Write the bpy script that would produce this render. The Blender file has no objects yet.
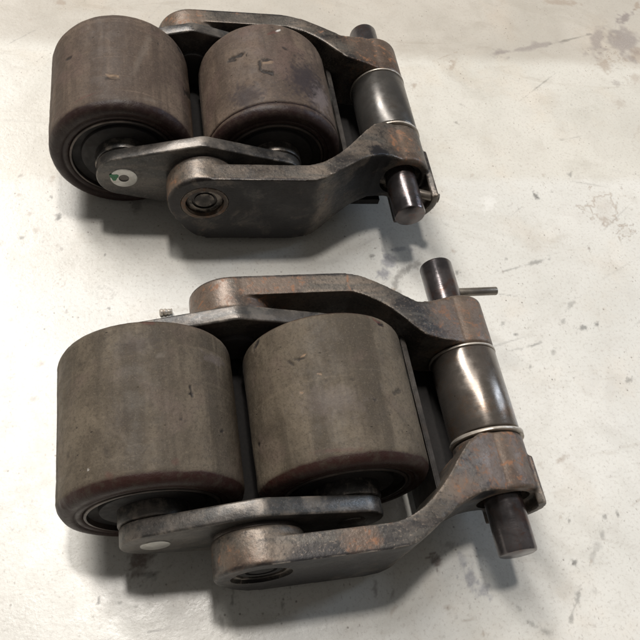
import bpy, bmesh, math
import numpy as np
from mathutils import Vector, Matrix

# ------------------------------------------------------------------ camera, world, lamps, exposure
scene = bpy.context.scene
C = scene.collection
S = 0.001                                   # lengths below are written in millimetres
cam_data = bpy.data.cameras.new('camera')
cam = bpy.data.objects.new('camera', cam_data)
C.objects.link(cam)
cam.location = (-2.308*S, -124.978*S, 370.302*S)
cam.rotation_euler = (0.5460, -0.1840, -0.1650)
cam_data.sensor_width = 36.0
cam_data.lens = 732.45/640*36.0
cam_data.clip_start = 0.01
cam_data.clip_end = 50.0
scene.camera = cam

world = bpy.data.worlds.new('World')
scene.world = world
world.use_nodes = True
bg = world.node_tree.nodes['Background']
bg.inputs['Color'].default_value = (1.0, 0.96, 0.90, 1)
bg.inputs['Strength'].default_value = 0.125

def lamp(name, direction, dist, sx, sy, watts, colour):
    """a rectangular lamp, in the given direction from the middle of the parts, facing them"""
    d = Vector(direction).normalized()
    ld = bpy.data.lights.new(name, 'AREA')
    ld.shape = 'RECTANGLE'; ld.size = sx; ld.size_y = sy
    ld.energy = watts; ld.color = colour
    o = bpy.data.objects.new(name, ld)
    C.objects.link(o)
    o.location = Vector((0.08, 0.10, 0.0)) + d*dist
    o.rotation_euler = d.to_track_quat('Z', 'Y').to_euler()
    return o
lamp('ceiling_lamp', (-0.04, 0.21, 1.0), 3.0, 0.24, 0.24, 35, (1.0, 0.95, 0.90))
lamp('ceiling_tube_lamp', (-0.30, 0.52, 1.0), 3.2, 0.45, 1.5, 56, (1.0, 0.96, 0.915))
lamp('added_sheen_lamp', (-0.50, 0.95, 1.0), 4.0, 1.0, 0.6, 58, (1.0, 0.97, 0.94))  # added lamp: gives the tops sheen and brightens the left floor
lamp('doorway_daylight', (1.0, 0.25, 0.55), 3.0, 0.4, 1.2, 17, (0.66, 0.80, 1.0))

scene.view_settings.view_transform = 'Standard'
scene.view_settings.look = 'None'
scene.view_settings.exposure = 0.08
scene.view_settings.gamma = 1.0
scene.view_settings.use_curve_mapping = False
scene.render.engine = 'CYCLES'

# ------------------------------------------------------------------ stains, one painted glare patch and gouges (mm), measured on the floor and on the treads
FLOOR_MARKS = [
    (251.7, 319.4, 2.15, -1.08, -4.17, -7.82, 'brown', 0.45, 0), (298.7, 337.6, 13.74, 3.23, -0.75, -3.66, 'purple', 0.6, 0), (334.3, 347.3, 25.09, 7.44, -0.63, -3.23, 'purple', 0.5, 0),
    (372.0, 358.7, 22.15, 7.85, -0.28, -1.52, 'dark', 0.45, 0), (399.4, 360.5, 8.3, -1.48, -9.6, -18.36, 'purple', 0.55, 0), (430.5, 360.0, 15.99, -2.84, -10.97, -19.85, 'purple', 0.6, 0),
    (435.7, 343.4, 12.59, 0.75, -5.65, -13.07, 'brown', 0.4, 0), (406.2, 337.8, 4.91, -4.77, -4.79, -5.72, 'brown', 0.4, 1), (391.6, 241.4, 6.67, -1.38, -7.38, -12.71, 'brown', 0.2, 1),
    (389.4, 280.3, 5.14, -2.58, -3.88, -5.5, 'brown', 0.25, 0), (393.0, 327.0, 3.93, -6.93, -7.13, -6.98, 'brown', 0.5, 0), (441.4, 393.3, 10.0, 5.54, -0.43, -6.3, 'purple', 0.7, 0),
    (396.8, 305.3, 3.59, -3.43, -3.69, -4.3, 'purple', 0.35, 0), (418.3, 312.3, 7.06, 0.33, -4.23, -9.88, 'brown', 0.35, 0), (378.3, 408.8, 17.07, -0.56, -2.41, -5.75, 'brown', 0.45, 0),
    (462.1, 412.0, 4.49, 0.39, -3.18, -7.42, 'brown', 0.5, 0), (279.4, 184.7, 1.21, -4.57, -1.67, -1.05, 'dark', 0.75, 0), (315.2, 204.7, 2.11, 0.0, -0.9, -2.45, 'dark', 0.5, 0),
    (331.6, 173.0, 11.91, 4.05, -1.01, -13.84, 'brown', 0.5, 1), (331.6, 173.0, 10.06, 3.42, -0.89, -12.13, 'brown', 0.13, 0), (340.8, 150.8, 2.71, -4.1, -4.86, -4.01, 'brown', 0.5, 1),
    (340.8, 150.8, 1.94, -2.93, -3.24, -2.68, 'brown', 0.15, 0), (241.2, 178.6, 6.18, -0.06, -2.41, -8.05, 'white', 0.45, 0), (212.5, 294.9, 3.1, -0.63, -1.21, -3.3, 'brown', 0.45, 0),  # the white mark paints a glare patch into the floor
    (292.4, 203.6, 1.65, 0.0, -0.67, -1.94, 'brown', 0.3, 0), (235.3, 203.6, 1.57, 0.0, -0.54, -1.89, 'brown', 0.3, 0), (239.4, 121.3, 10.85, 2.76, -0.06, -1.01, 'dark', 0.4, 0),
    (259.7, 126.3, 9.54, 2.1, -0.16, -1.43, 'dark', 0.5, 0), (276.7, 74.4, 3.79, 0.44, -0.45, -2.19, 'dark', 0.6, 0), (287.7, 76.0, 2.18, -0.12, -0.87, -2.22, 'dark', 0.65, 0),
    (293.7, 34.9, 3.79, 0.92, -0.08, -1.96, 'dark', 0.5, 0), (274.5, 92.1, 1.13, -1.55, -4.09, -3.36, 'dark', 0.35, 0), (264.0, 79.6, 2.14, -0.12, -0.8, -2.21, 'dark', 0.4, 0),
    (238.6, 64.1, 7.29, 1.78, -0.02, -1.09, 'dark', 0.55, 0), (224.6, 61.5, 6.35, 0.71, -0.12, -0.83, 'dark', 0.3, 0), (249.1, 57.8, 1.42, -1.16, -2.22, -2.32, 'dark', 0.35, 0),
    (230.1, 49.2, 1.34, -0.09, -0.54, -1.62, 'dark', 0.5, 0), (227.3, 72.1, 1.57, -0.09, -0.53, -1.64, 'dark', 0.55, 0), (221.6, 80.4, 1.37, -0.08, -0.45, -1.45, 'dark', 0.4, 0),
    (200.9, 120.3, 1.75, -0.06, -0.64, -2.34, 'dark', 0.6, 0), (244.3, -45.9, 1.83, -0.2, -0.86, -2.15, 'dark', 0.5, 0), (229.6, -65.5, 2.41, -1.2, -3.07, -3.6, 'grey', 0.4, 0),
    (217.3, -67.7, 1.69, 0.81, 1.14, -2.14, 'dark', 0.7, 0), (213.3, -84.6, 1.57, -0.47, -2.18, -3.64, 'dark', 0.45, 0), (205.6, -94.4, 1.46, -0.58, -2.75, -3.82, 'dark', 0.5, 0),
    (189.7, -98.9, 3.09, -2.32, -1.61, -1.41, 'dark', 0.4, 0), (183.0, -93.8, 2.33, -1.75, -1.2, -1.07, 'dark', 0.4, 0), (233.0, -61.6, 1.94, -0.97, -3.5, -4.1, 'grey', 0.4, 0),
    (229.9, -11.1, 6.38, 2.88, 0.56, -1.54, 'brown', 0.4, 0), (253.0, -46.3, 1.31, 0.24, 0.0, -2.13, 'dark', 0.5, 0), (215.8, -12.7, 1.85, -0.18, -0.59, -1.73, 'brown', 0.3, 0),
    (239.2, -55.3, 1.88, 0.07, -0.61, -3.16, 'dark', 0.4, 0), (223.3, -83.4, 1.89, -2.19, -1.53, -0.96, 'grey', 0.35, 0), (151.3, -87.5, 5.4, 0.25, -0.03, -0.69, 'brown', 0.35, 0),
    (179.2, -86.5, 1.27, -1.41, -0.92, -0.62, 'dark', 0.35, 0), (-46.5, 170.5, 2.3, -0.04, 0.05, -3.82, 'dark', 0.75, 0), (-59.3, 160.9, 2.69, 0.91, 0.57, -2.53, 'brown', 0.4, 0),
    (-46.0, 128.0, 2.2, -0.08, 0.02, -2.09, 'brown', 0.3, 1), (-44.8, 122.4, 2.73, -0.11, 0.03, -2.41, 'brown', 0.35, 1), (-20.6, 115.2, 5.01, -0.22, -0.05, -2.74, 'grey', 0.35, 1),
    (-18.6, 103.6, 0.99, -0.05, -0.02, -1.0, 'dark', 0.7, 0), (-55.0, 70.6, 2.99, 0.43, 0.41, -2.41, 'brown', 0.4, 0), (-67.0, 124.7, 2.54, -2.73, -1.62, -2.55, 'brown', 0.22, 1),
    (-51.3, 186.2, 0.84, -1.13, -0.6, -0.84, 'dark', 0.7, 0), (-20.1, 141.4, 0.92, -0.03, -0.02, -1.17, 'dark', 0.7, 0), (-46.8, 148.8, 1.12, -0.03, 0.02, -1.46, 'brown', 0.4, 0),
    (-47.4, 370.8, 4.16, -0.82, -0.38, -3.95, 'brown', 0.5, 0), (-70.7, 99.0, 1.55, -0.08, 0.05, -1.28, 'brown', 0.3, 0), (-70.3, 65.1, 1.98, -0.14, 0.08, -1.77, 'brown', 0.25, 1),
    (-68.3, 350.1, 2.02, 0.16, 0.06, -2.17, 'brown', 0.25, 0), (-26.7, -54.5, 0.98, -0.13, -0.03, -2.21, 'dark', 0.75, 0), (-9.8, -59.9, 0.9, -0.12, -0.03, -0.88, 'dark', 0.5, 0),
    (-6.6, -38.7, 5.59, -2.78, -2.63, -6.26, 'rust', 0.75, 0), (-2.8, -46.2, 3.71, -0.47, -0.11, -2.3, 'dark', 0.5, 0), (-16.9, -57.1, 0.9, -0.12, -0.02, -0.66, 'dark', 0.4, 0),
    (-65.0, -17.6, 0.89, -0.1, 0.03, -0.72, 'dark', 0.35, 0), (-1.7, -71.5, 6.17, 0.62, 0.1, -0.52, 'dark', 0.45, 0), (34.7, -62.6, 0.93, -0.2, -0.87, -4.42, 'dark', 0.55, 0),
    (28.9, -73.1, 0.93, 0.03, 0.35, -3.95, 'dark', 0.45, 0), (58.3, -68.0, 0.95, -0.19, -0.86, -3.99, 'dark', 0.5, 0), (105.8, -66.2, 1.53, -0.2, -0.58, -2.8, 'rust', 0.5, 0),
    (140.6, -57.8, 3.08, 1.37, 1.84, -3.94, 'rust', 0.7, 0), (112.1, -78.4, 1.16, -0.86, -2.03, -2.15, 'brown', 0.4, 0), (113.8, -70.6, 0.89, -0.44, -1.62, -2.48, 'rust', 0.4, 0),
    (156.9, 106.7, 1.99, -2.5, -2.21, -2.19, 'grey', 0.6, 0), (156.3, 112.8, 2.4, -0.89, -2.0, -4.3, 'grey', 0.8, 0), (158.8, 118.0, 1.98, -1.61, -2.41, -3.22, 'grey', 0.8, 0),
    (163.2, 122.5, 3.03, 2.65, 1.41, -2.25, 'grey', 0.8, 0), (168.7, 125.4, 4.11, 2.22, 0.64, -2.4, 'grey', 0.8, 0), (174.7, 127.6, 4.28, 1.48, 0.2, -2.6, 'grey', 0.75, 0),
    (154.1, 109.1, 1.99, -0.09, -0.33, -1.49, 'brown', 0.7, 0), (155.5, 130.6, 6.11, -0.2, -1.52, -6.99, 'blue', 0.6, 0), (150.8, 121.4, 5.35, -0.2, -0.82, -3.81, 'blue', 0.6, 0),
    (164.4, 139.9, 9.79, 0.12, -0.55, -2.8, 'blue', 0.5, 0), (145.7, 135.6, 2.02, -0.06, -0.4, -1.96, 'dark', 0.7, 0), (156.6, -68.8, 4.46, 0.47, 0.11, -6.7, 'blue', 0.55, 0),
    (162.7, -74.5, 4.4, 1.11, 1.0, -4.58, 'blue', 0.5, 0), (154.4, -58.4, 2.81, 0.1, -0.47, -5.93, 'blue', 0.35, 0), (150.4, -50.2, 3.84, -0.46, -0.54, -2.01, 'grey', 0.5, 0),
    (97.5, 132.5, 25.94, -0.85, -0.35, -2.28, 'grey', 0.2, 0), (51.7, 114.9, 18.15, -0.77, -0.43, -4.27, 'grey', 0.15, 0),
]
ROLLER_MARKS = {
    ('A', 0): [
        (68.49, -6.05, -3.7, -0.64, 0.12, -1.71, 'tan', 0.8, 0.5), (68.51, -7.61, -4.22, -0.73, 0.1, -1.55, 'dark', 0.7, 0.5), (95.19, 19.43, -3.5, -0.55, -0.52, -1.25, 'dark', 0.8, 0.3),
        (11.26, 12.99, -5.72, 6.55, -8.97, 4.07, 'dark', 0.8, 0.3), (21.63, 42.28, -1.66, 2.28, -2.52, -1.37, 'dark', 0.8, 0.3), (51.86, 14.01, -2.59, -0.62, 7.46, -24.24, 'pale', 0.28, 0),
        (83.47, -18.46, -7.56, 1.22, -0.37, -1.12, 'red', 0.35, 0), (48.37, -20.34, -8.92, 0.94, 0.35, -1.64, 'pale', 0.25, 0),
    ],
    ('A', 1): [
        (86.15, 21.71, -5.45, 0.03, -0.31, -1.78, 'dark', 0.9, 0.6), (90.38, 19.87, -3.89, -1.12, -0.1, -1.07, 'dark', 0.8, 0.4), (69.1, 10.49, -3.54, 0.25, 0.07, -1.35, 'tan', 0.45, -0.2),
        (68.86, 12.61, -4.14, 0.22, 0.07, -1.1, 'dark', 0.85, 0.6), (74.0, 8.61, -1.05, 0.06, -0.06, -4.17, 'dark', 0.9, 0.7), (69.95, 2.97, -3.35, -0.97, 0.35, -1.62, 'dark', 0.95, 1.0),
        (59.64, 39.45, -1.96, 1.41, -0.14, -1.0, 'white', 0.8, 0), (63.67, 36.94, -3.78, 1.85, -0.09, -1.3, 'red', 0.5, 0.2), (57.19, 23.93, -2.05, -1.16, 0.52, -1.06, 'dark', 0.8, 0.3),
        (47.64, 2.73, -13.53, 10.71, -1.29, -18.95, 'oil', 0.92, 0), (38.11, -4.98, -13.04, 10.94, 0.61, -16.9, 'oil', 0.85, 0), (84.7, -13.27, -13.02, 1.8, -2.8, -12.93, 'oil', 0.75, 0),
        (35.06, -7.81, -9.89, 9.74, -2.77, -10.48, 'purple', 0.5, 0), (41.25, -7.89, -1.88, 1.19, 0.19, -0.95, 'dark', 0.8, 0.2),
    ],
    ('B', 0): [
        (45.55, 12.65, -0.59, 0.19, -0.32, -3.26, 'dark', 0.95, 0.6), (46.21, 10.65, -1.46, 0.2, 0.04, -0.48, 'dark', 0.8, 0.3), (68.89, 34.14, -11.81, 1.02, -0.56, -4.97, 'oil', 0.35, 0),
        (76.35, 0.05, -5.86, -1.19, 0.28, -9.75, 'oil', 0.22, 0), (58.52, 28.12, -3.02, 0.04, 0.11, -1.97, 'pale', 0.4, 0), (82.69, -11.63, -2.06, -1.24, 1.28, -2.9, 'dark', 0.35, 0),
        (81.62, -22.84, -2.13, -0.49, 0.05, -2.06, 'red', 0.4, 0), (55.14, -20.85, -2.05, -0.02, 0.11, -1.7, 'red', 0.3, 0), (51.3, -1.9, -0.66, 0.04, 0.07, -0.91, 'dark', 0.8, 0.3),
        (29.73, -4.07, -1.51, 0.38, 0.15, -0.98, 'dark', 0.8, 0.3), (91.37, -17.75, -0.52, -0.15, 0.0, -0.42, 'white', 0.8, 0), (63.27, 45.36, -3.86, -0.54, 0.12, -1.03, 'red', 0.5, 0.2),
        (104.01, -7.1, -1.56, -0.79, 1.88, -3.16, 'dark', 0.4, 0), (95.67, 31.7, -2.5, -1.01, 0.0, -1.97, 'dark', 0.4, 0), (29.41, 31.64, -9.19, -0.39, 2.78, -3.68, 'purple', 0.3, 0),
    ],
    ('B', 1): [
        (109.07, 43.18, -1.44, -1.03, 1.85, -2.26, 'dark', 0.95, 0.8), (83.63, 26.05, -2.21, 0.65, -0.2, -0.6, 'tan', 0.9, 0.2), (85.27, 25.0, -2.38, -0.29, -0.01, -0.77, 'dark', 0.8, 0.5),
        (78.24, 15.39, -1.28, -0.56, 0.16, -0.46, 'tan', 0.8, 0.2), (86.97, 8.29, -0.93, -0.29, 0.09, -0.56, 'tan', 0.8, 0.2), (90.41, 24.66, -1.56, -1.6, 0.32, -0.33, 'dark', 0.7, 0.2),
        (42.76, 43.36, -4.16, -1.53, 0.74, -0.78, 'red', 0.9, 0.5), (39.53, 41.97, -2.56, -0.38, 0.7, -0.79, 'dark', 0.9, 0.6), (38.44, 6.17, -4.36, 1.85, -0.31, -1.38, 'dark', 0.55, 0.4),
        (54.25, 0.14, -1.05, 0.04, 0.23, -0.99, 'dark', 0.6, 0.2), (74.69, -21.67, -12.71, -1.63, 0.14, -1.1, 'red', 0.3, 0), (119.79, -4.64, -2.39, -0.96, 0.32, -0.86, 'dark', 0.8, 0.3),
        (63.48, 10.18, -1.22, -0.59, 0.25, -0.46, 'dark', 0.6, 0.2), (71.9, 20.24, -1.86, -1.38, 0.27, -0.42, 'dark', 0.5, 0.2), (75.03, 1.82, -17.42, -3.35, 1.44, -8.46, 'purple', 0.18, 0),
    ],
}

# ------------------------------------------------------------------ node helpers
class NT:
    def __init__(self, name):
        self.m = bpy.data.materials.new(name)
        self.m.use_nodes = True
        self.t = self.m.node_tree
        self.b = self.t.nodes['Principled BSDF']
        self.tc = self.t.nodes.new('ShaderNodeTexCoord')
        oi = self.t.nodes.new('ShaderNodeObjectInfo')
        mul = self.t.nodes.new('ShaderNodeMath'); mul.operation = 'MULTIPLY'; mul.inputs[1].default_value = 7.3
        self.t.links.new(oi.outputs['Random'], mul.inputs[0])
        add = self.t.nodes.new('ShaderNodeVectorMath'); add.operation = 'ADD'
        self.t.links.new(self.tc.outputs['Object'], add.inputs[0])
        self.t.links.new(mul.outputs[0], add.inputs[1])
        self.vec = add.outputs[0]
    def link(self, a, b): self.t.links.new(a, b)
    def put(self, sock, v):
        if hasattr(v, 'links'): self.link(v, sock)
        elif isinstance(v, tuple) and len(v) == 3 and sock.type == 'RGBA': sock.default_value = (*v, 1)
        else: sock.default_value = v
    def noise(self, scale, detail=4, rough=0.55, dist=0.0, stretch=None, vec=None):
        n = self.t.nodes.new('ShaderNodeTexNoise')
        n.inputs['Scale'].default_value = scale; n.inputs['Detail'].default_value = detail
        n.inputs['Roughness'].default_value = rough; n.inputs['Distortion'].default_value = dist
        v = vec or self.vec
        if stretch:
            mp = self.t.nodes.new('ShaderNodeMapping'); mp.inputs['Scale'].default_value = stretch
            self.link(v, mp.inputs['Vector']); v = mp.outputs[0]
        self.link(v, n.inputs['Vector'])
        return n.outputs['Fac']
    def voronoi(self, scale, feature='F1', rnd=1.0, stretch=None):
        n = self.t.nodes.new('ShaderNodeTexVoronoi'); n.feature = feature
        n.inputs['Scale'].default_value = scale; n.inputs['Randomness'].default_value = rnd
        v = self.vec
        if stretch:
            mp = self.t.nodes.new('ShaderNodeMapping'); mp.inputs['Scale'].default_value = stretch
            self.link(v, mp.inputs['Vector']); v = mp.outputs[0]
        self.link(v, n.inputs['Vector'])
        return n.outputs['Distance']
    def ramp(self, f, lo, hi, a=0.0, b=1.0, smooth=True):
        n = self.t.nodes.new('ShaderNodeMapRange')
        if smooth: n.interpolation_type = 'SMOOTHSTEP'
        self.put(n.inputs['Value'], f)
        n.inputs['From Min'].default_value = lo; n.inputs['From Max'].default_value = hi
        n.inputs['To Min'].default_value = a; n.inputs['To Max'].default_value = b
        return n.outputs['Result']
    def math(self, op, a, b=0.0):
        n = self.t.nodes.new('ShaderNodeMath'); n.operation = op
        self.put(n.inputs[0], a); self.put(n.inputs[1], b)
        return n.outputs[0]
    def mix(self, f, a, b, mode='MIX'):
        n = self.t.nodes.new('ShaderNodeMix'); n.data_type = 'RGBA'; n.blend_type = mode
        self.put(n.inputs[0], f); self.put(n.inputs[6], a); self.put(n.inputs[7], b)
        return n.outputs[2]
    def bump(self, h, strength, dist, prev=None):
        n = self.t.nodes.new('ShaderNodeBump')
        n.inputs['Strength'].default_value = strength; n.inputs['Distance'].default_value = dist
        self.put(n.inputs['Height'], h)
        if prev is not None: self.link(prev, n.inputs['Normal'])
        return n.outputs[0]
    def attr(self, name):
        n = self.t.nodes.new('ShaderNodeAttribute'); n.attribute_name = name
        return n
    def pointiness(self):
        n = self.t.nodes.new('ShaderNodeNewGeometry'); return n.outputs['Pointiness']
    def done(self, col, rough, metal=0.0, normal=None, spec=None):
        self.put(self.b.inputs['Base Color'], col)
        self.put(self.b.inputs['Roughness'], rough)
        self.put(self.b.inputs['Metallic'], metal)
        if normal is not None: self.link(normal, self.b.inputs['Normal'])
        if spec is not None: self.put(self.b.inputs['Specular IOR Level'], spec)
        return self.m

def cast_steel(name, dark, light, rust, rust_lo, rust_hi, rough=(0.36, 0.62), metal=0.55, bump=0.6, grease_shade=False, zones=(), oil=()):
    """worn steel: smeared dirt over brown-grey metal, rust in blotches and in the given zones (x, y, z, r in mm)"""
    n = NT(name)
    big = n.noise(30, 4, 0.55, 0.6)
    smear = n.noise(110, 5, 0.65, 0.5, stretch=(0.14, 1, 1))
    col = n.mix(n.ramp(big, 0.36, 0.62), dark, light)
    cool = tuple(c*k for c, k in zip(light, (0.55, 0.62, 0.68)))
    col = n.mix(n.ramp(smear, 0.44, 0.60, 0, 0.85), col, cool)
    col = n.mix(n.ramp(n.noise(110, 5, 0.65, 0.8), 0.55, 0.72, 0, 0.7), col, tuple(c*0.7 for c in dark))
    col = n.mix(n.ramp(n.noise(480, 4, 0.7), 0.48, 0.70, 0, 0.7), col, tuple(c*0.6 for c in dark))
    col = n.mix(n.ramp(n.noise(760, 3, 0.7), 0.54, 0.70, 0, 0.5), col, tuple(min(1, c*1.5) for c in light))
    rm = n.math('MULTIPLY', n.ramp(n.noise(55, 6, 0.7, 0.8), rust_lo, rust_hi), n.ramp(n.noise(260, 3, 0.6), 0.35, 0.6))
    def zone_mask(zs, soft, sc):
        tot = None
        for (x, y, z, r) in zs:
            d = n.t.nodes.new('ShaderNodeVectorMath'); d.operation = 'DISTANCE'
            n.link(n.tc.outputs['Object'], d.inputs[0]); d.inputs[1].default_value = (x*S, y*S, z*S)
            m = n.math('SUBTRACT', 1.0, n.math('DIVIDE', d.outputs['Value'], r*S))
            tot = m if tot is None else n.math('MAXIMUM', tot, m)
        w = n.math('ADD', tot, n.math('MULTIPLY', n.math('SUBTRACT', n.noise(sc, 6, 0.72, 0.6), 0.5), 1.5))
        return n.ramp(w, 0.10, 0.10+soft)
    if zones:
        zr = zone_mask(zones, 0.45, 150)
        col = n.mix(n.math('MULTIPLY', zr, 0.42), col, tuple(0.22*c+0.78*d for c, d in zip(rust, (0.165, 0.125, 0.095))))
        rm = n.math('MAXIMUM', rm, n.math('MULTIPLY', zr, n.ramp(n.noise(190, 6, 0.75, 0.5), 0.51, 0.66, 0, 0.85)))
    col = n.mix(n.math('MULTIPLY', rm, 0.85), col, rust)
    gm = 0.0
    if grease_shade:                                  # outer cheeks painted darker: their shade together with a greasy film
        sep = n.t.nodes.new('ShaderNodeSeparateXYZ'); n.link(n.tc.outputs['Object'], sep.inputs[0])
        side = n.math('ABSOLUTE', n.math('SUBTRACT', sep.outputs['Y'], 0.0103))
        side = n.math('ADD', side, n.math('MULTIPLY', n.math('SUBTRACT', n.noise(70, 5, 0.7), 0.5), 0.004))
        gm = n.math('MULTIPLY', n.ramp(side, 0.0695, 0.0712), n.ramp(n.noise(60, 5, 0.7, 0.6), 0.34, 0.50, 0.45, 0.92))
        if oil: gm = n.math('MAXIMUM', gm, zone_mask(oil, 0.3, 90))
        col = n.mix(gm, col, (0.015, 0.0135, 0.0145))
    worn = n.math('MULTIPLY', n.ramp(n.noise(120, 5, 0.7), 0.46, 0.62), n.ramp(n.pointiness(), 0.515, 0.56))
    col = n.mix(n.math('MULTIPLY', worn, 0.75), col, (0.36, 0.31, 0.26))
    r = n.ramp(n.noise(60, 4, 0.6), 0.3, 0.7, rough[0], rough[1])
    r = n.math('ADD', r, n.math('MULTIPLY', rm, 0.2))
    met = n.math('SUBTRACT', metal, n.math('MULTIPLY', rm, metal))
    nb = n.bump(n.noise(90, 4, 0.55), bump*0.4, 0.0009)
    nb = n.bump(n.noise(600, 4, 0.65), bump, 0.0003, nb)
    return n.done(col, r, met, nb)

M = {}
TAN, DARK, RUST = (0.160, 0.128, 0.100), (0.030, 0.027, 0.026), (0.25, 0.105, 0.042)
M['yoke_B'] = cast_steel('rusty_cast_steel', DARK, TAN, RUST, 0.60, 0.72, (0.34, 0.54), 0.35, 0.5, True,
    [(38, -60, 52, 17), (28, 76, 58, 24), (62, 78, 62, 26), (168, -24, 50, 30), (168, 58, 50, 30), (140, -38, 58, 12), (85, -56, 62, 12)], [(153, -37, 47, 9), (31, -57, 44, 9)])
M['yoke_A'] = cast_steel('dark_greasy_cast_steel', DARK, tuple(c*0.95 for c in TAN), RUST, 0.60, 0.72, (0.32, 0.52), 0.40, 0.5, True,
    [(30, -58, 42, 20), (40, 76, 60, 20), (165, 58, 55, 32), (168, -24, 56, 16), (170, -42, 55, 14)], [(148, -38, 54, 13), (140, -44, 44, 14), (150, -36, 34, 18)])
M['link'] = cast_steel('grey_plate_steel', (0.048, 0.045, 0.043), (0.115, 0.102, 0.090), (0.15, 0.08, 0.04), 0.66, 0.76, (0.30, 0.48), 0.5, 0.35)
M['web'] = cast_steel('dark_web_steel', (0.018, 0.016, 0.015), (0.040, 0.034, 0.030), (0.05, 0.03, 0.016), 0.66, 0.76, (0.35, 0.5), 0.6, 0.3)

def smooth_steel(name, dark, light, brown, amt, rough, metal=0.92, lines=0.3):
    n = NT(name)
    a = n.noise(55, 5, 0.6, 0.5)
    col = n.mix(n.ramp(a, 0.35, 0.65), dark, light)
    col = n.mix(n.ramp(n.noise(75, 6, 0.7, 0.6), 0.48, 0.72, 0, amt), col, brown)
    sp = n.ramp(n.voronoi(330), 0.05, 0.16, 1, 0)
    sp = n.math('MULTIPLY', sp, n.ramp(n.noise(70, 3), 0.5, 0.62))
    col = n.mix(n.math('MULTIPLY', sp, 0.7), col, (0.02, 0.015, 0.012))
    r = n.ramp(n.noise(170, 5, 0.65), 0.3, 0.75, rough[0], rough[1])
    scr = n.noise(420, 3, 0.7, 0.3, stretch=(0.15, 2.6, 0.15))             # fine turning lines and scuffs round the axis
    col = n.mix(n.ramp(scr, 0.58, 0.74, 0, lines), col, tuple(c*1.7 for c in light))
    nb = n.bump(scr, 0.5*lines, 0.00025)
    nb = n.bump(n.noise(60, 3, 0.5), 0.15, 0.0008, nb)
    return n.done(col, r, metal, nb)
M['sleeve_B'] = smooth_steel('dark_polished_sleeve', (0.135, 0.118, 0.103), (0.185, 0.160, 0.138), (0.17, 0.105, 0.065), 0.8, (0.20, 0.33), 0.72, lines=0.15)
M['sleeve_A'] = smooth_steel('dull_grey_sleeve', (0.088, 0.083, 0.077), (0.112, 0.105, 0.096), (0.09, 0.072, 0.058), 0.5, (0.26, 0.36), 0.65, lines=0.12)
M['pin'] = smooth_steel('dark_blued_pin_steel', (0.075, 0.068, 0.070), (0.15, 0.135, 0.135), (0.14, 0.055, 0.028), 0.7, (0.15, 0.30), 0.8)
M['washer'] = smooth_steel('pale_washer', (0.38, 0.34, 0.29), (0.62, 0.57, 0.50), (0.22, 0.15, 0.10), 0.5, (0.35, 0.55), 0.5)
M['rollpin'] = smooth_steel('dull_lock_pin', (0.16, 0.14, 0.12), (0.27, 0.24, 0.20), (0.14, 0.08, 0.05), 0.6, (0.3, 0.5), 0.75)
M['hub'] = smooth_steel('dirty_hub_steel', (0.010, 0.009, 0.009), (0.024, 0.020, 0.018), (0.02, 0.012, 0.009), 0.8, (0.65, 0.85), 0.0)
M['rim'] = smooth_steel('hub_rim_steel', (0.05, 0.042, 0.038), (0.13, 0.105, 0.09), (0.04, 0.024, 0.018), 0.8, (0.35, 0.55), 0.5)
M['axle'] = smooth_steel('bright_axle_end', (0.45, 0.44, 0.41), (0.68, 0.66, 0.62), (0.22, 0.17, 0.12), 0.35, (0.3, 0.5), 0.55)

M['strip'] = smooth_steel('dark_web_strip', (0.035, 0.032, 0.030), (0.075, 0.066, 0.058), (0.04, 0.028, 0.02), 0.6, (0.32, 0.5), 0.6)

def plain(name, colour, rough):
    n = NT(name)
    return n.done(n.mix(n.ramp(n.noise(500, 4), 0.3, 0.7), tuple(c*0.6 for c in colour), colour), rough)
M['grime_shade'] = plain('black_grime_shade', (0.012, 0.010, 0.009), 0.85)  # dirt black; also colours the added fillers for the gap shade
M['rustring'] = cast_steel('rusty_ring', (0.05, 0.036, 0.028), (0.12, 0.085, 0.06), (0.20, 0.09, 0.04), 0.52, 0.66, (0.5, 0.7), 0.2)
M['green'] = plain('green_paint_dab', (0.03, 0.22, 0.09), 0.45)

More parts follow.
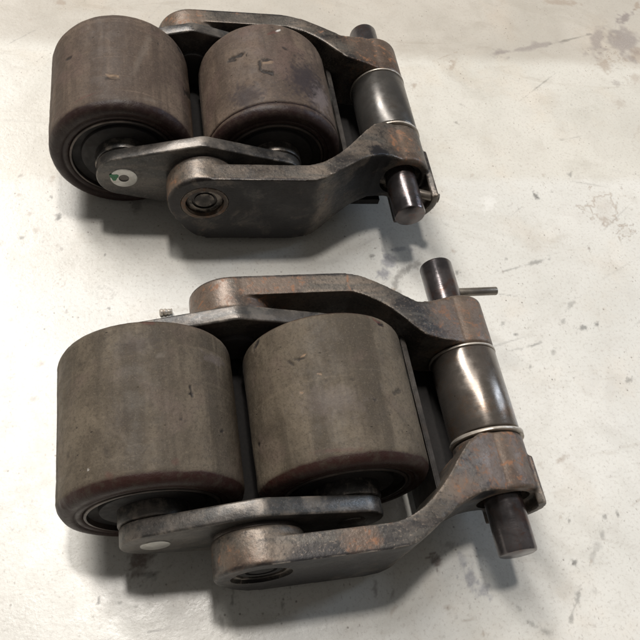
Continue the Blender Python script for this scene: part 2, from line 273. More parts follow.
def tread_material(name, base, dusty, edge, warm):
    """worn polyurethane: gritty brown-grey skin, fine cuts, dark glossy chamfer"""
    n = NT(name)
    lighten = lambda c, k: tuple(min(1, v*k) for v in c)
    a = n.noise(30, 6, 0.66, 0.7)
    col = n.mix(n.ramp(a, 0.38, 0.62), lighten(base, 0.86), dusty)
    band = n.noise(62, 4, 0.6, 0.2, stretch=(1.0, 0.08, 1.0))                      # streaks of wear along the tread
    col = n.mix(n.ramp(band, 0.45, 0.60, 0, 0.85), col, lighten(base, 0.66))
    col = n.mix(n.ramp(n.noise(34, 4, 0.6, 0.5), 0.52, 0.70, 0, 0.55), col, warm)
    ring = n.noise(260, 3, 0.65, 0.1, stretch=(0.05, 1.0, 0.05))                   # rolling scuffs round the tread
    col = n.mix(n.ramp(ring, 0.58, 0.72, 0, 0.30), col, lighten(dusty, 1.3))
    col = n.mix(n.ramp(n.noise(620, 4, 0.75), 0.46, 0.67, 0, 0.55), col, lighten(base, 0.50))    # grit
    col = n.mix(n.ramp(n.noise(1150, 3, 0.75), 0.53, 0.70, 0, 0.32), col, lighten(dusty, 1.5))
    cut1 = n.math('MULTIPLY', n.ramp(n.voronoi(95, stretch=(1, 0.30, 1)), 0.012, 0.05, 1, 0), n.ramp(n.noise(30, 4, 0.7), 0.46, 0.56))
    cut2 = n.math('MULTIPLY', n.ramp(n.voronoi(260, stretch=(0.6, 1.4, 0.6)), 0.04, 0.12, 1, 0), n.ramp(n.noise(42, 4, 0.7), 0.50, 0.60))
    cuts = n.math('MAXIMUM', cut1, cut2)
    col = n.mix(n.math('MULTIPLY', cuts, 0.85), col, lighten(base, 0.15))
    dust = n.ramp(n.voronoi(480), 0.02, 0.10, 1, 0)
    col = n.mix(n.math('MULTIPLY', dust, n.ramp(n.noise(90, 3), 0.54, 0.65, 0, 0.5)), col, (0.26, 0.21, 0.165))
    e = n.attr('edge').outputs['Fac']
    e2 = n.ramp(n.math('ADD', e, n.math('MULTIPLY', n.math('SUBTRACT', n.noise(150, 5, 0.6), 0.5), 0.35)), 0.18, 0.66)
    rimc = n.mix(n.ramp(n.noise(240, 5, 0.7), 0.45, 0.68, 0, 0.6), edge, lighten(base, 0.55))
    col = n.mix(e2, col, rimc)
    mk = n.attr('marks')
    wob = n.ramp(n.noise(480, 4, 0.7), 0.2, 0.5, 0.75, 1.0)
    col = n.mix(n.math('MULTIPLY', mk.outputs['Alpha'], wob), col, mk.outputs['Color'])
    r = n.ramp(n.noise(140, 4, 0.6), 0.3, 0.7, 0.58, 0.76)
    r = n.math('SUBTRACT', r, n.math('MULTIPLY', e2, 0.18))
    nb = n.bump(n.noise(220, 5, 0.65), 0.30, 0.0006)
    nb = n.bump(n.noise(900, 3, 0.7), 0.60, 0.00025, nb)
    nb = n.bump(n.math('SUBTRACT', 1.0, cuts), 0.8, 0.0004, nb)
    return n.done(col, r, 0.0, nb, 0.3)
M['tread_A'] = tread_material('worn_brown_tread', (0.088, 0.062, 0.046), (0.132, 0.096, 0.070), (0.021, 0.0095, 0.008), (0.112, 0.072, 0.060))
M['tread_B'] = tread_material('worn_olive_brown_tread', (0.085, 0.067, 0.047), (0.126, 0.101, 0.072), (0.028, 0.0105, 0.008), (0.106, 0.077, 0.061))

MARK_COL = dict(brown=(0.28, 0.20, 0.14), purple=(0.21, 0.175, 0.17), dark=(0.014, 0.011, 0.010), grey=(0.29, 0.275, 0.25), white=(0.80, 0.79, 0.75),
                rust=(0.10, 0.05, 0.035), blue=(0.15, 0.15, 0.19), tan=(0.28, 0.19, 0.12), red=(0.09, 0.028, 0.022), oil=(0.024, 0.018, 0.020), pale=(0.17, 0.145, 0.12))

# ------------------------------------------------------------------ floor
def value_noise(x, y, scale, seed):
    r = np.random.default_rng(seed).random((256, 256))
    fx, fy = x/scale, y/scale
    ix, iy = np.floor(fx).astype(int), np.floor(fy).astype(int)
    tx, ty = fx-ix, fy-iy
    tx, ty = tx*tx*(3-2*tx), ty*ty*(3-2*ty)
    g = lambda a, b: r[a % 256, b % 256]
    return (g(ix, iy)*(1-tx)+g(ix+1, iy)*tx)*(1-ty)+(g(ix, iy+1)*(1-tx)+g(ix+1, iy+1)*tx)*ty

def stamp(rgb, alpha, u, v, mark, wob, soft=0.35):
    """paint one stain with a ragged outline into colour and alpha arrays"""
    ox, oy, ax, ay, bx, by, key, al, kind = mark
    det = ax*by-ay*bx
    if abs(det) < 1e-9: return
    dx, dy = u-ox, v-oy
    p, q = (dx*by-dy*bx)/det, (ax*dy-ay*dx)/det
    d = np.sqrt(p*p+q*q)*(1+wob)
    if kind == 1: m = np.clip(1-np.abs(d-0.85)/0.22, 0, 1)
    else: m = np.clip((1.12-d)/soft, 0, 1)
    m = m*m*(3-2*m)*al
    c = np.array(MARK_COL[key])
    keep = 1-m
    out = m+alpha*keep
    safe = np.maximum(out, 1e-6)
    rgb[:] = (c[None, :]*m[:, None]+rgb*(alpha*keep)[:, None])/safe[:, None]
    alpha[:] = out

def build_floor():
    xs = np.concatenate([[-4000, -1500, -500, -220], np.arange(-130, 500, 0.9), [620, 1000, 2500, 5000]])
    ys = np.concatenate([[-4000, -1500, -500, -220], np.arange(-130, 440, 0.9), [560, 1000, 2500, 5000]])
    nx, ny = len(xs), len(ys)
    X, Y = [a.ravel() for a in np.meshgrid(xs, ys)]
    Z = np.zeros_like(X)
    co = np.stack([X, Y, Z], 1)*S
    i = np.arange((nx-1)*(ny-1)); r, c = i//(nx-1), i % (nx-1)
    a = r*nx+c
    faces = np.stack([a, a+1, a+nx+1, a+nx], 1).astype(np.int32)
    me = bpy.data.meshes.new('floor')
    me.vertices.add(len(co)); me.vertices.foreach_set('co', co.ravel().astype(np.float32))
    me.loops.add(faces.size); me.loops.foreach_set('vertex_index', faces.ravel())
    me.polygons.add(len(faces)); me.polygons.foreach_set('loop_start', np.arange(0, faces.size, 4, dtype=np.int32))
    me.update(); me.validate()
    rgb = np.zeros((len(X), 3)); al = np.zeros(len(X))
    rng = np.random.default_rng(5)
    flecks = []
    while len(flecks) < 170:                       # loose dirt, thickest in front of and beside the nearer parts
        x, y = rng.uniform(-95, 440), rng.uniform(-115, 400)
        w = 0.14+0.75*(y < -72)+0.55*(x > 195 and y < 140)+0.25*(x < -45)*(y < 250)
        if rng.random() > w*(0.35+1.3*value_noise(np.array([x+500.]), np.array([y+500.]), 45, 9)[0]): continue
        t = rng.uniform(0, math.pi); a = rng.uniform(0.7, 1.7)*rng.choice([1, 1, 1, 1.8]); b_ = a*rng.uniform(0.3, 0.9)
        b_ = max(b_, 0.55)
        flecks.append((x, y, a*math.cos(t), a*math.sin(t), -b_*math.sin(t), b_*math.cos(t), rng.choice(['dark', 'brown', 'brown', 'rust', 'grey']), rng.uniform(0.2, 0.5), 0))
    for _ in range(46):                            # hairline scratches and drag marks
        x, y, t, ln = rng.uniform(-90, 430), rng.uniform(-115, 390), rng.normal(0.25, 0.5), rng.uniform(8, 42)
        flecks.append((x, y, ln*math.cos(t), ln*math.sin(t), -0.62*math.sin(t), 0.62*math.cos(t), rng.choice(['grey', 'brown', 'dark']), rng.uniform(0.12, 0.38), 0))
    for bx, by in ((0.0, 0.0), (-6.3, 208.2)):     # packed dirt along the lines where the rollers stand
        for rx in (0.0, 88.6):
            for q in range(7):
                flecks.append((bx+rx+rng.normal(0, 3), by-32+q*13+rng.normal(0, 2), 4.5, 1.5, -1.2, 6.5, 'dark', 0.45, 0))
    for k, mk in enumerate(FLOOR_MARKS+flecks):
        if mk[6] == 'dark' and k < len(FLOOR_MARKS): mk = mk[:7]+(min(0.95, mk[7]*0.9),)+mk[8:]
        L = 2.2*max(math.hypot(mk[2], mk[3]), math.hypot(mk[4], mk[5]))+2
        sel = np.where((np.abs(X-mk[0]) < L) & (np.abs(Y-mk[1]) < L))[0]
        if len(sel) == 0: continue
        sz = max(1.6, 0.35*L/2.2)
        wob = (value_noise(X[sel]+37*k, Y[sel], sz, 1)-0.5)*0.9+(value_noise(X[sel], Y[sel]+11*k, sz*0.45, 2)-0.5)*0.7
        rr, aa = rgb[sel], al[sel]
        stamp(rr, aa, X[sel], Y[sel], mk, wob, 0.8)
        rgb[sel], al[sel] = rr, aa
    at = me.color_attributes.new('marks', 'FLOAT_COLOR', 'POINT')
    at.data.foreach_set('color', np.concatenate([rgb, al[:, None]], 1).ravel().astype(np.float32))
    o = bpy.data.objects.new('floor', me); C.objects.link(o)
    n = NT('painted_concrete'); n.vec = n.tc.outputs['Object']
    big = n.noise(7, 5, 0.6, 0.4)
    col = n.mix(n.ramp(big, 0.35, 0.65), (0.630, 0.618, 0.570), (0.715, 0.70, 0.65))
    col = n.mix(n.ramp(n.noise(45, 6, 0.65, 0.6), 0.45, 0.75, 0, 0.5), col, (0.58, 0.555, 0.505))
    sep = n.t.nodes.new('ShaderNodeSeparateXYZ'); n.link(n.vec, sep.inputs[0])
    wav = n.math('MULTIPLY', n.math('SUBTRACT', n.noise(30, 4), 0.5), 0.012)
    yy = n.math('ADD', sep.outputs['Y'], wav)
    shadow_band = n.ramp(yy, 0.320, 0.337)                      # far shadow band painted into the floor colour
    shadow_band2 = n.ramp(yy, 0.194, 0.206)                     # second, fainter shadow band painted in front of it
    col = n.mix(n.math('MULTIPLY', shadow_band2, 0.75), col, n.mix(1.0, col, (0.91, 0.89, 0.85), 'MULTIPLY'))
    col = n.mix(n.math('MULTIPLY', shadow_band, 0.9), col, n.mix(1.0, col, (0.78, 0.75, 0.725), 'MULTIPLY'))
    worn = n.ramp(n.noise(14, 6, 0.68, 0.8), 0.50, 0.66, 0, 0.5)
    col = n.mix(worn, col, n.mix(1.0, col, (0.84, 0.83, 0.81), 'MULTIPLY'))
    scuff = n.ramp(n.noise(26, 5, 0.7, 1.2, stretch=(0.35, 1.6, 1)), 0.58, 0.70, 0, 0.45)
    col = n.mix(scuff, col, n.mix(1.0, col, (0.80, 0.77, 0.74), 'MULTIPLY'))
    warm = n.ramp(n.noise(18, 4, 0.6), 0.5, 0.7, 0, 0.35)
    col = n.mix(warm, col, n.mix(1.0, col, (1.0, 0.92, 0.84), 'MULTIPLY'))
    col = n.mix(n.ramp(n.noise(520, 4, 0.75), 0.50, 0.72, 0, 0.5), col, (0.36, 0.32, 0.28))
    # small flecks of dirt, thicker in some places than in others
    sp = n.ramp(n.voronoi(210), 0.05, 0.17, 1, 0)
    sp = n.math('MULTIPLY', sp, n.ramp(n.noise(36, 4, 0.7), 0.50, 0.62))
    col = n.mix(n.math('MULTIPLY', sp, 0.75), col, (0.16, 0.13, 0.11))
    sp2 = n.ramp(n.voronoi(420, stretch=(1, 0.5, 1)), 0.05, 0.22, 1, 0)
    sp2 = n.math('MULTIPLY', sp2, n.ramp(n.noise(60, 4, 0.7), 0.48, 0.64))
    col = n.mix(n.math('MULTIPLY', sp2, 0.6), col, (0.22, 0.18, 0.15))
    scr = n.ramp(n.noise(60, 3, 0.7, 2.0, stretch=(0.5, 5, 1)), 0.70, 0.76, 0, 0.35)
    col = n.mix(scr, col, (0.34, 0.30, 0.26))
    mk = n.attr('marks')
    wob = n.ramp(n.noise(600, 4, 0.7), 0.25, 0.55, 0.6, 1.0)
    ma = n.math('MULTIPLY', mk.outputs['Alpha'], wob)
    col = n.mix(ma, col, mk.outputs['Color'])
    r = n.ramp(n.noise(60, 5, 0.65), 0.3, 0.7, 0.26, 0.38)
    r = n.math('ADD', r, n.math('MULTIPLY', n.math('MAXIMUM', ma, sp), 0.15))
    nb = n.bump(n.noise(45, 3, 0.5), 0.14, 0.0015)
    nb = n.bump(n.noise(420, 4, 0.65), 0.35, 0.0003, nb)
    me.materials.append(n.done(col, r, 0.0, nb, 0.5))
    o['kind'] = 'structure'; o['label'] = 'pale grey painted concrete floor with dirt flecks and stains'
    return o
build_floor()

# ------------------------------------------------------------------ mesh helpers (millimetres in, metres out)
def finish(name, me, mat, parent=None, smooth=True, angle=35):
    me.materials.clear(); me.materials.append(M[mat])
    if smooth:
        me.polygons.foreach_set('use_smooth', [True]*len(me.polygons))
        if angle is not None: me.set_sharp_from_angle(angle=math.radians(angle))
    o = bpy.data.objects.new(name, me)
    C.objects.link(o)
    if parent is not None: o.parent = parent
    return o

def lathe(profile, x=0.0, z=0.0, seg=96, tilt=(0, 0), wob=0.0):
    """closed ring profile [(radius, y)] turned about an axis along Y through (x, z)"""
    bm = bmesh.new(); rings = []
    for k, (r, y) in enumerate(profile):
        if r < 1e-6:
            rings.append([bm.verts.new((x*S, y*S, z*S))]); continue
        ring = []
        for i in range(seg):
            a = 2*math.pi*i/seg
            rr = r*(1+wob*math.sin(3*a+k)+0.6*wob*math.sin(7*a+1.3))
            dx, dz = rr*math.cos(a), rr*math.sin(a)
            ring.append(bm.verts.new(((x+dx)*S, (y+tilt[0]*dx+tilt[1]*dz)*S, (z+dz)*S)))
        rings.append(ring)
    for p, q in zip(rings, rings[1:]):
        for i in range(seg):
            j = (i+1) % seg
            if len(p) == 1 and len(q) > 1: bm.faces.new((p[0], q[j], q[i]))
            elif len(q) == 1 and len(p) > 1: bm.faces.new((p[i], p[j], q[0]))
            elif len(p) > 1: bm.faces.new((p[i], p[j], q[j], q[i]))
    bmesh.ops.remove_doubles(bm, verts=bm.verts, dist=1e-7)
    bmesh.ops.recalc_face_normals(bm, faces=bm.faces)
    me = bpy.data.meshes.new('lathe'); bm.to_mesh(me); bm.free()
    return me

def rod(r, y0, y1, bev, x, z, seg=64, **k):
    return lathe([(0, y0), (r-bev, y0), (r-0.3*bev, y0+0.3*bev), (r, y0+bev), (r, y1-bev), (r-0.3*bev, y1-0.3*bev), (r-bev, y1), (0, y1)], x, z, seg, **k)

def tube(ri, ro, y0, y1, bev, x, z, seg=96, **k):
    return lathe([(ri, y0), (ro-bev, y0), (ro-0.3*bev, y0+0.3*bev), (ro, y0+bev), (ro, y1-bev), (ro-0.3*bev, y1-0.3*bev), (ro-bev, y1), (ri, y1), (ri, y0)], x, z, seg, **k)

def prism(outline, y0, y1, bev=1.0, seg=3):
    """outline [(x, z)] extruded along Y, its rims rounded"""
    bm = bmesh.new()
    a = [bm.verts.new((p[0]*S, y0*S, p[1]*S)) for p in outline]
    b = [bm.verts.new((p[0]*S, y1*S, p[1]*S)) for p in outline]
    bm.faces.new(a); bm.faces.new(list(reversed(b)))
    n = len(a)
    for i in range(n): bm.faces.new((a[i], b[i], b[(i+1) % n], a[(i+1) % n]))
    bmesh.ops.recalc_face_normals(bm, faces=bm.faces)
    if bev:
        caps = [f for f in bm.faces if len(f.verts) > 4] or list(bm.faces)
        ed = list({e for f in caps for e in f.edges})
        bmesh.ops.bevel(bm, geom=ed, offset=bev*S, segments=seg, profile=0.5, affect='EDGES')
    me = bpy.data.meshes.new('prism'); bm.to_mesh(me); bm.free()
    return me

def loft(stations):
    """box sections [(x, y0, y1, z0, z1)] joined along X"""
    bm = bmesh.new(); prev = None; first = None
    for x, y0, y1, z0, z1 in stations:
        q = [bm.verts.new((x*S, y*S, z*S)) for y, z in ((y0, z0), (y1, z0), (y1, z1), (y0, z1))]
        if prev:
            for i in range(4): bm.faces.new((prev[i], prev[(i+1) % 4], q[(i+1) % 4], q[i]))
        else: first = q
        prev = q
    bm.faces.new(first); bm.faces.new(list(reversed(prev)))
    bmesh.ops.recalc_face_normals(bm, faces=bm.faces)
    me = bpy.data.meshes.new('loft'); bm.to_mesh(me); bm.free()
    return me

def join(meshes):
    bm = bmesh.new()
    for m in meshes: bm.from_mesh(m)
    me = bpy.data.meshes.new('join'); bm.to_mesh(me); bm.free()
    return me

def evaluate(me, mods):
    """mesh after the given modifiers [(type, {settings})]"""
    o = bpy.data.objects.new('work', me); C.objects.link(o)
    for t, kw in mods:
        m = o.modifiers.new(t, t)
        for k, v in kw.items(): setattr(m, k, v)
    dg = bpy.context.evaluated_depsgraph_get(); dg.update()
    out = bpy.data.meshes.new_from_object(o.evaluated_get(dg))
    bpy.data.objects.remove(o)
    return out

def cut(me, cutters, mods):
    """boolean away the cutters, after the modifiers"""
    base = evaluate(me, mods) if mods else me
    obs = []
    for c in cutters:
        o = bpy.data.objects.new('cutter', c); C.objects.link(o); obs.append(o)
    out = evaluate(base, [('BOOLEAN', dict(operation='DIFFERENCE', object=o, solver='EXACT')) for o in obs])
    for o in obs: bpy.data.objects.remove(o)
    return out

def part_tube(x, z, ri, ro, y0, y1, a0, a1, seg=28):
    """a piece of a tube wall about the Y axis between two angles (degrees from +X)"""
    bm = bmesh.new(); prev = None; first = None
    for i in range(seg+1):
        a = math.radians(a0+(a1-a0)*i/seg)
        c, s = math.cos(a), math.sin(a)
        q = [bm.verts.new(((x+r*c)*S, y*S, (z+r*s)*S)) for r, y in ((ri, y0), (ro, y0), (ro, y1), (ri, y1))]
        if prev:
            for k in range(4): bm.faces.new((prev[k], prev[(k+1) % 4], q[(k+1) % 4], q[k]))
        else: first = q
        prev = q
    bm.faces.new(first); bm.faces.new(list(reversed(prev)))
    bmesh.ops.recalc_face_normals(bm, faces=bm.faces)
    me = bpy.data.meshes.new('part_tube'); bm.to_mesh(me); bm.free()
    return me

def rod_x(r, x0, x1, y, z, bev=0.5, seg=32, slope=0.0):
    me = rod(r, 0, x1-x0, bev, 0, 0, seg)
    me.transform(Matrix.Translation((x0*S, y*S, z*S)) @ Matrix.Rotation(slope, 4, 'Z') @ Matrix.Rotation(-math.pi/2, 4, 'Z'))
    return me

def hull_circles(circles, n=40):
    """convex outline round circles [(x, z, r)]"""
    pts = []
    for x, z, r in circles:
        for i in range(n):
            a = 2*math.pi*i/n; pts.append((round(x+r*math.cos(a), 4), round(z+r*math.sin(a), 4)))
    pts = sorted(set(pts))
    def half(ps):
        h = []
        for p in ps:
            while len(h) > 1 and (h[-1][0]-h[-2][0])*(p[1]-h[-2][1])-(h[-1][1]-h[-2][1])*(p[0]-h[-2][0]) <= 0: h.pop()
            h.append(p)
        return h
    lo, up = half(pts), half(pts[::-1])
    return lo[:-1]+up[:-1]

# ------------------------------------------------------------------ dimensions taken from the photograph (mm)
RAD, NEAR, FAR = 41.0, -28.7, 47.2            # roller radius, near and far face
X2 = 88.6                                     # second roller axle
PIV = 44.3                                    # bogie pivot
MID = 9.25                                    # middle of the rollers across
def mir(y): return 2*MID-y

def make_tread(seed, marks, lip):
    """worn solid tread: fine grid so that the chips and gouges are real dents"""
    prof = []                                  # (radius, y, edge darkness)
    e = lip
    ins = [(29.8, NEAR+1.5, 1), (30.6, NEAR+0.6, 1), (32.6, NEAR+0.3, 1), (33.1, NEAR+1.0, 1), (33.6, NEAR+0.2, 1), (36.0, NEAR, 1), (37.2, NEAR+0.2, 1), (38.2, NEAR+0.7, 1), (39.1, NEAR+1.5, 1), (39.8, NEAR+2.5, 1), (40.3, NEAR+3.5, .9)]
    if e:                                      # a raised torn lip a little way in from the rim
        ins += [(40.5, NEAR+4.4, .50), (40.6, NEAR+5.4, .42), (40.55, NEAR+6.4, .40), (39.9, NEAR+6.9, 1), (40.0, NEAR+7.3, .9), (40.8, NEAR+7.8, .2), (41.0, NEAR+8.6, 0)]
    else:
        ins += [(40.65, NEAR+4.6, .45), (40.9, NEAR+5.8, .15)]
    y0 = ins[-1][1]
    outs = [(40.9, FAR-4.0, .0), (40.6, FAR-2.6, .15), (40.0, FAR-1.5, .3), (39.2, FAR-0.7, .6), (37.8, FAR-0.1, 1), (36, FAR, 1), (33, FAR-0.3, 1), (30.6, FAR-0.6, 1), (29.8, FAR-1.5, 1)]
    n = int((FAR-4.0-y0)/0.62)
    mids = [(RAD, y0+(FAR-4.0-y0)*(i+1)/(n+1), 0.0) for i in range(n)]
    prof = ins+mids+outs
    seg = 420
    th = np.linspace(-math.pi, math.pi, seg, endpoint=False)+math.pi*0.5/seg
    R = np.array([p[0] for p in prof])[:, None]*np.ones(seg)
    Y = np.array([p[1] for p in prof])[:, None]*np.ones(seg)
    E = np.array([p[2] for p in prof])[:, None]*np.ones(seg)
    T = np.ones(len(prof))[:, None]*th
    U = (T*RAD).ravel(); V = Y.ravel().copy()
    on = (R > 39.0).ravel()
    wr = lambda sc, sd: value_noise(np.cos(T).ravel()*RAD+200, np.sin(T).ravel()*RAD+200+V*3.1*0+sd, sc, seed+sd)
    near_w = np.clip(1-np.abs(V-(NEAR+3.5))/6, 0, 1)
    R = R.ravel(); Yf = Y.ravel()
    Yf = Yf+near_w*((wr(14, 3)-0.5)*0.8+(value_noise(U+300, V*1.5+300, 3.0, seed+5)-0.5)*0.35+(value_noise(U+300, V*1.5+300, 1.5, seed+6)-0.5)*0.3)*np.clip((R-37)/3, 0, 1)
    R = R+on*((value_noise(U+300, V+300, 9, seed+1)-0.5)*0.35+(value_noise(U+300, V+300, 2.2, seed+2)-0.5)*0.16)
    rgb = np.zeros((len(U), 3)); al = np.zeros(len(U))
    for k, mk in enumerate(marks):
        *g, key, a, dp = mk
        wob = (value_noise(U+400+31*k, V+300, 2.0, seed+7)-0.5)*0.8+(value_noise(U+400, V+300+17*k, 0.9, seed+8)-0.5)*0.5
        soft = 0.9 if dp == 0 else 0.5
        L = 2.2*max(math.hypot(g[2], g[3]), math.hypot(g[4], g[5]))+1.5
        sel = np.where((np.abs(U-g[0]) < L) & (np.abs(V-g[1]) < L) & on)[0]
        if len(sel) == 0: continue
        rr, aa = rgb[sel], al[sel]
        # keep hair-thin cuts at least a grid cell wide
        la, lb = math.hypot(g[2], g[3]), math.hypot(g[4], g[5])
        fa, fb = max(1, 0.55/max(la, 1e-6)), max(1, 0.55/max(lb, 1e-6))
        gg = (g[0], g[1], g[2]*fa, g[3]*fa, g[4]*fb, g[5]*fb)
        stamp(rr, aa, U[sel], V[sel], gg+(key, a, 0), wob[sel], soft)
        rgb[sel], al[sel] = rr, aa
        if dp:
            t1, t2 = np.zeros((len(sel), 3)), np.zeros(len(sel))
            stamp(t1, t2, U[sel], V[sel], gg+(key, 1.0, 0), wob[sel], 0.6)
            R[sel] -= dp*t2
    co = np.stack([R*np.cos(T).ravel(), Yf, R*np.sin(T).ravel()+RAD], 1)*S
    m = len(prof)
    i = np.arange((m-1)*seg); r, c = i//seg, i % seg
    a_, b_ = r*seg+c, r*seg+(c+1) % seg
    faces = np.stack([a_, a_+seg, b_+seg, b_], 1).astype(np.int32)[:, ::-1]
    me = bpy.data.meshes.new('tread')
    me.vertices.add(len(co)); me.vertices.foreach_set('co', co.ravel().astype(np.float32))
    me.loops.add(faces.size); me.loops.foreach_set('vertex_index', faces.ravel())
    me.polygons.add(len(faces)); me.polygons.foreach_set('loop_start', np.arange(0, faces.size, 4, dtype=np.int32))
    me.update(); me.validate()
    bm = bmesh.new(); bm.from_mesh(me); bmesh.ops.recalc_face_normals(bm, faces=bm.faces); bm.to_mesh(me); bm.free()
    at = me.color_attributes.new('marks', 'FLOAT_COLOR', 'POINT')
    at.data.foreach_set('color', np.concatenate([rgb, al[:, None]], 1).ravel().astype(np.float32))
    ed = me.attributes.new('edge', 'FLOAT', 'POINT')
    ed.data.foreach_set('value', E.ravel().astype(np.float32))
    return me

def make_roller(parent, key, idx, x, seed, lip):
    me = make_tread(seed, ROLLER_MARKS[(key, idx)], lip)
    me.transform(Matrix.Translation((x*S, 0, 0)))
    t = finish('roller', me, 'tread_'+key, parent, angle=None)
    # steel core: rim lip, recessed web and bearing at each end
    z = RAD
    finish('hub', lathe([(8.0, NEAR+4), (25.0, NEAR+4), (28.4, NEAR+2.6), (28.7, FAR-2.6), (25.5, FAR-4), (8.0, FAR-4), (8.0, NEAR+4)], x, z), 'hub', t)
    for y0, y1 in ((NEAR+0.2, NEAR+7.5), (FAR-7.5, FAR-0.2)):
        finish('hub_rim', tube(28.5, 29.75, y0, y1, 0.5, x, z), 'rim', t)
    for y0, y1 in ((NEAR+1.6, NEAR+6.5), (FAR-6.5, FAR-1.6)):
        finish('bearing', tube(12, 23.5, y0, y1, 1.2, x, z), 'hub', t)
    for y0, y1 in ((NEAR-5.6, NEAR+2.6), (FAR-2.6, FAR+5.6)):
        finish('spacer_collar', tube(7.2, 15.8, y0, y1, 1.0, x, z), 'link', t)
    return t

def make_link(parent, near):
    yo, yi = -42.8, -34.6
    if not near: yo, yi = mir(yi), mir(yo)
    out = hull_circles([(0, RAD, 15.2), (X2, RAD, 15.2), (PIV, RAD+13, 13.5), (PIV, RAD-13, 13.5)])
    me = prism(out, yo, yi, 1.1, 3)
    return finish('link_plate', me, 'link', parent, angle=30)

def smoothstep(x, a, b):
    t = min(1, max(0, (x-a)/(b-a))); return t*t*(3-2*t)

def make_arm(parent, key, near, xp, zp, shroud):
    dz = lambda x: (zp-32.3)*smoothstep(x, 100, 160)
    if near:
        st = [(46, -61.5, -50, 8, 61.6), (100, -61.5, -50, 7, 61.6), (106, -61.2, -49.4, 8, 61.6), (112, -59.6, -47.4, 8, 61.6), (118, -56.4, -44.4, 9.5, 61.4), (124, -52.4, -40, 12, 61), (130, -48.8, -34.8, 14, 60.4),
              (136, -45.2, -28.6, 15.5, 59.6), (142, -42.2, -22, 16, 58.2), (150, -39.6, -14, 17, 56), (158, -38.5, -9.5, 16, 53.2), (166, -38.5, -8.6, 16, 50)]
        boss = (-38.5, -8.5); pv = (-61.5, -44.6); pl = (-61.5, -50)
    else:
        st = [(46, 70.5, 82.2, 8, 61.6), (100, 70.5, 82.2, 7, 61.6), (106, 70, 81.6, 8, 61.6), (112, 67.6, 80, 11, 61.6), (118, 64.6, 77.4, 15, 61.4), (124, 60.4, 74, 18, 61), (130, 55, 70.6, 19, 60.4),
              (136, 48.6, 67, 19, 59.6), (142, 44, 64.4, 18, 58.2), (150, 42.6, 66, 17, 56), (158, 42.4, 69, 16, 53.2), (166, 42.4, 71, 16, 50)]
        boss = (42.4, 72.6); pv = (63.2, 82.2); pl = (70.5, 82.2)
    st = [(x, a, b, c+dz(x), d+dz(x)) for x, a, b, c, d in st]
    body = [loft(st), rod(18.3, boss[0], boss[1], 1.5, xp, zp, 72), rod(21, pv[0], pv[1], 1.5, PIV, RAD, 72)]
    body.append(prism([(23.6, 44), (24.6, 35), (28, 27), (34, 17), (41, 10.5), (50, 8), (62, 7.8), (62, 61), (PIV, 61)], pl[0], pl[1], 0))
    if shroud:
        body.append(part_tube(xp, zp, 15.8, 20.2, shroud, boss[0]+18, -100, 36 if shroud > -50 else 22))
    me = join(body)
    cuts = [rod(11.2, pv[0]-5, pv[1]+5, 0, PIV, RAD, 64), rod(9.9, boss[0]-9, boss[1]+9, 0, xp, zp, 64)]
    if near: cuts += [rod(13.8, pv[0]-5, pv[0]+1.6, 0, PIV, RAD, 64), rod(13.6, boss[0]-6, boss[0]+4, 0, xp, zp, 64)]
    me = cut(me, cuts, [('REMESH', dict(mode='VOXEL', voxel_size=0.75*S)), ('SMOOTH', dict(factor=0.5, iterations=7))])
    return finish('yoke_arm', me, 'yoke_'+key, parent, angle=32)

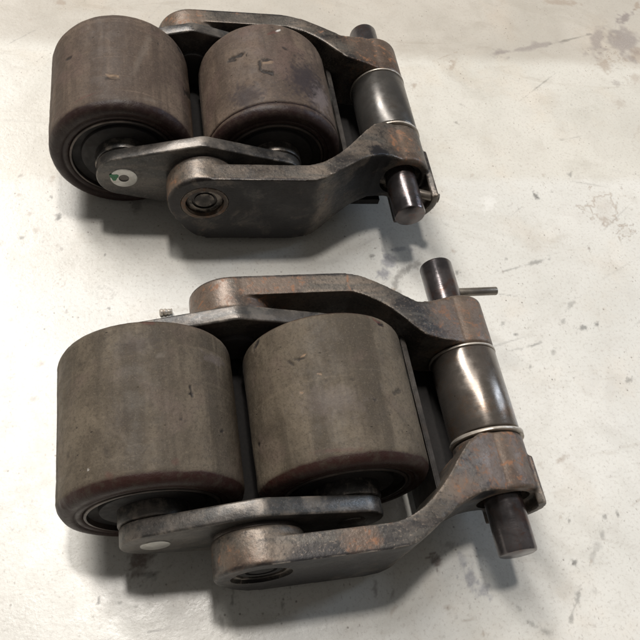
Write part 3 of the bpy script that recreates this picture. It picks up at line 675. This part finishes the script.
def make_assembly(key, loc, yaw, xp, zp, ypn, ypf, label, lips):
    root = bpy.data.objects.new('load_roller_assembly', None)
    root.empty_display_size = 0.05
    C.objects.link(root)
    root.location = (loc[0]*S, loc[1]*S, 0); root.rotation_euler = (0, 0, yaw)
    root['label'] = label; root['category'] = 'roller assembly'; root['group'] = 'load roller assemblies on the floor'
    seed = 11 if key == 'A' else 57
    r1 = make_roller(root, key, 0, 0.0, seed, lips[0])
    r2 = make_roller(root, key, 1, X2, seed+20, lips[1])
    for near in (True, False):
        lk = make_link(root, near)
        sg = (lambda y: y) if near else mir
        for x in (0.0, X2):
            a, b = sorted((sg(-43.3), sg(-30.0)))
            ax = finish('axle_end', tube(2.9, 7.6, a, b, 0.6, x, RAD, 48) if near and key == 'A' else rod(6.6, a, b, 0.6, x, RAD, 48) if near else tube(2.8, 7.9, a, b, 0.5, x, RAD, 48), 'axle' if x == 0.0 else 'link', lk)
            a, b = sorted((sg(-42.6), sg(-31.0)))
            finish('axle_core', rod(3.0, a, b, 0.4, x, RAD, 24), 'rustring', lk)
        a, b = sorted((sg(-44.7), sg(-42.7)))
        finish('thrust_washer', tube(9, 19.6, a, b, 0.4, PIV, RAD, 72), 'rim', lk)
    if key == 'A':
        bm = bmesh.new()
        ring = []
        for i in range(14):
            t = 2*math.pi*i/14; rr = 1+0.25*math.sin(3*t)
            ring.append(bm.verts.new(((-5.3+2.3*rr*math.cos(t))*S, -43.42*S, (42.0+2.6*rr*math.sin(t))*S)))
        f = bm.faces.new(ring)
        ex = bmesh.ops.extrude_face_region(bm, geom=[f])
        for v in ex['geom']:
            if isinstance(v, bmesh.types.BMVert): v.co.y += 0.5*S
        bmesh.ops.recalc_face_normals(bm, faces=bm.faces)
        me = bpy.data.meshes.new('dab'); bm.to_mesh(me); bm.free()
        finish('paint_dab', me, 'green', root)
    na = make_arm(root, key, True, xp, zp, -57.5 if key == 'A' else -45.0)
    fa = make_arm(root, key, False, xp, zp, None)
    pp = finish('pivot_pin', lathe([(0, -59.2), (2.0, -59.2), (5.6, -59.2), (5.75, -58.5), (7.0, -58.5), (7.15, -59.4), (10.0, -59.4), (10.6, -59.1), (10.9, -58.4), (10.9, -32.0), (0, -32.0)], PIV, RAD, 64), 'web' if key == 'A' else 'grime_shade', root)
    if key == 'A': finish('retaining_ring', tube(11.0, 13.5, -61.9, -59.6, 0.5, PIV, RAD, 64, wob=0.004), 'rustring', pp)
    finish('pivot_pin', rod(10.9, mir(-32.0), 79.0, 1.2, PIV, RAD), 'hub', root)
    finish('added_gap_bar', rod(6.6, -35.0, mir(-35.0), 0.3, PIV, 17.0, 40), 'grime_shade', root)  # added black bar that darkens the gap between the rollers
    finish('added_dark_shelf', prism([(134.0, 10), (161, 10), (161, 14.5), (134.0, 14.5)], -36, 60, 0), 'grime_shade', root, smooth=False)  # added black plate standing in for shade behind the web
    web = prism([(132.6, 9), (135.4, 9), (135.4, 44), (132.6, 44)], -40, 63, 0)
    bm = bmesh.new(); bm.from_mesh(web)
    bmesh.ops.bevel(bm, geom=list(bm.edges), offset=0.5*S, segments=2, affect='EDGES'); bm.to_mesh(web); bm.free()
    finish('web_plate', web, 'strip', root)
    sl = finish('pin_sleeve', tube(10.1, 18.3, -5.2, 40.4, 0.7, xp, zp), 'sleeve_'+key, root)
    finish('end_washer', tube(10.1, 18.8, 40.5, 41.9, 0.5, xp, zp, wob=0.004), 'washer', root)
    if key == 'B':
        finish('end_washer', tube(10.1, 19.4, -8.2, -6.4, 0.5, xp+0.7, zp, tilt=(-0.035, 0.0), wob=0.012), 'washer', root)
    else:
        finish('end_washer', tube(10.1, 18.8, -7.6, -6.0, 0.5, xp+0.2, zp, tilt=(-0.01, 0.0), wob=0.004), 'washer', root)
    pin = finish('hinge_pin', rod(9.6, ypn, ypf, 1.3, xp, zp), 'pin', root)
    if key == 'B':
        finish('lock_pin', rod_x(2.5, xp-8, 204.3, 84.6, zp+0.5), 'rollpin', pin)
    else:
        finish('lock_pin', rod_x(2.9, xp+2, 190.6, -49.0, zp+1.5, slope=-0.30), 'rollpin', pin)
    return root

asm_B = make_assembly('B', (0, 0), 0.0, 170.4, 32.3, -65.5, 104.2,
    'nearer pair of worn grey-brown rollers in a rusty yoke', (False, False))
asm_A = make_assembly('A', (-6.3, 208.2), -0.014, 168.5, 37.0, -67.8, 98.3,
    'farther pair of brown rollers in a dark steel yoke, green dab on its axle end', (False, True))

# ------------------------------------------------------------------ small loose thing behind the nearer pair
def threaded_stub():
    # short worn stud lying on its side
    prof = [(0, 0), (1.6, 0), (2.2, 0.6)]
    for k in range(3): prof += [(2.6-0.25*k, 1.0+k*2.6), (2.5-0.25*k, 2.2+k*2.6), (1.7, 2.9+k*2.6)]
    prof += [(2.2, 8.6), (1.7, 9.2), (0, 9.2)]
    me = lathe(prof, 0, 0, 20, wob=0.03)
    o = finish('bolt_stub', me, 'washer', None)
    o.scale = (0.8, 0.8, 0.8); o.location = (9.2*S, 98.6*S, 1.9*S); o.rotation_euler = (0, 0, -math.pi/2+0.05)
    o['label'] = 'tiny grey bolt stub on the floor just behind the nearer left roller'; o['category'] = 'bolt'
    return o
threaded_stub()
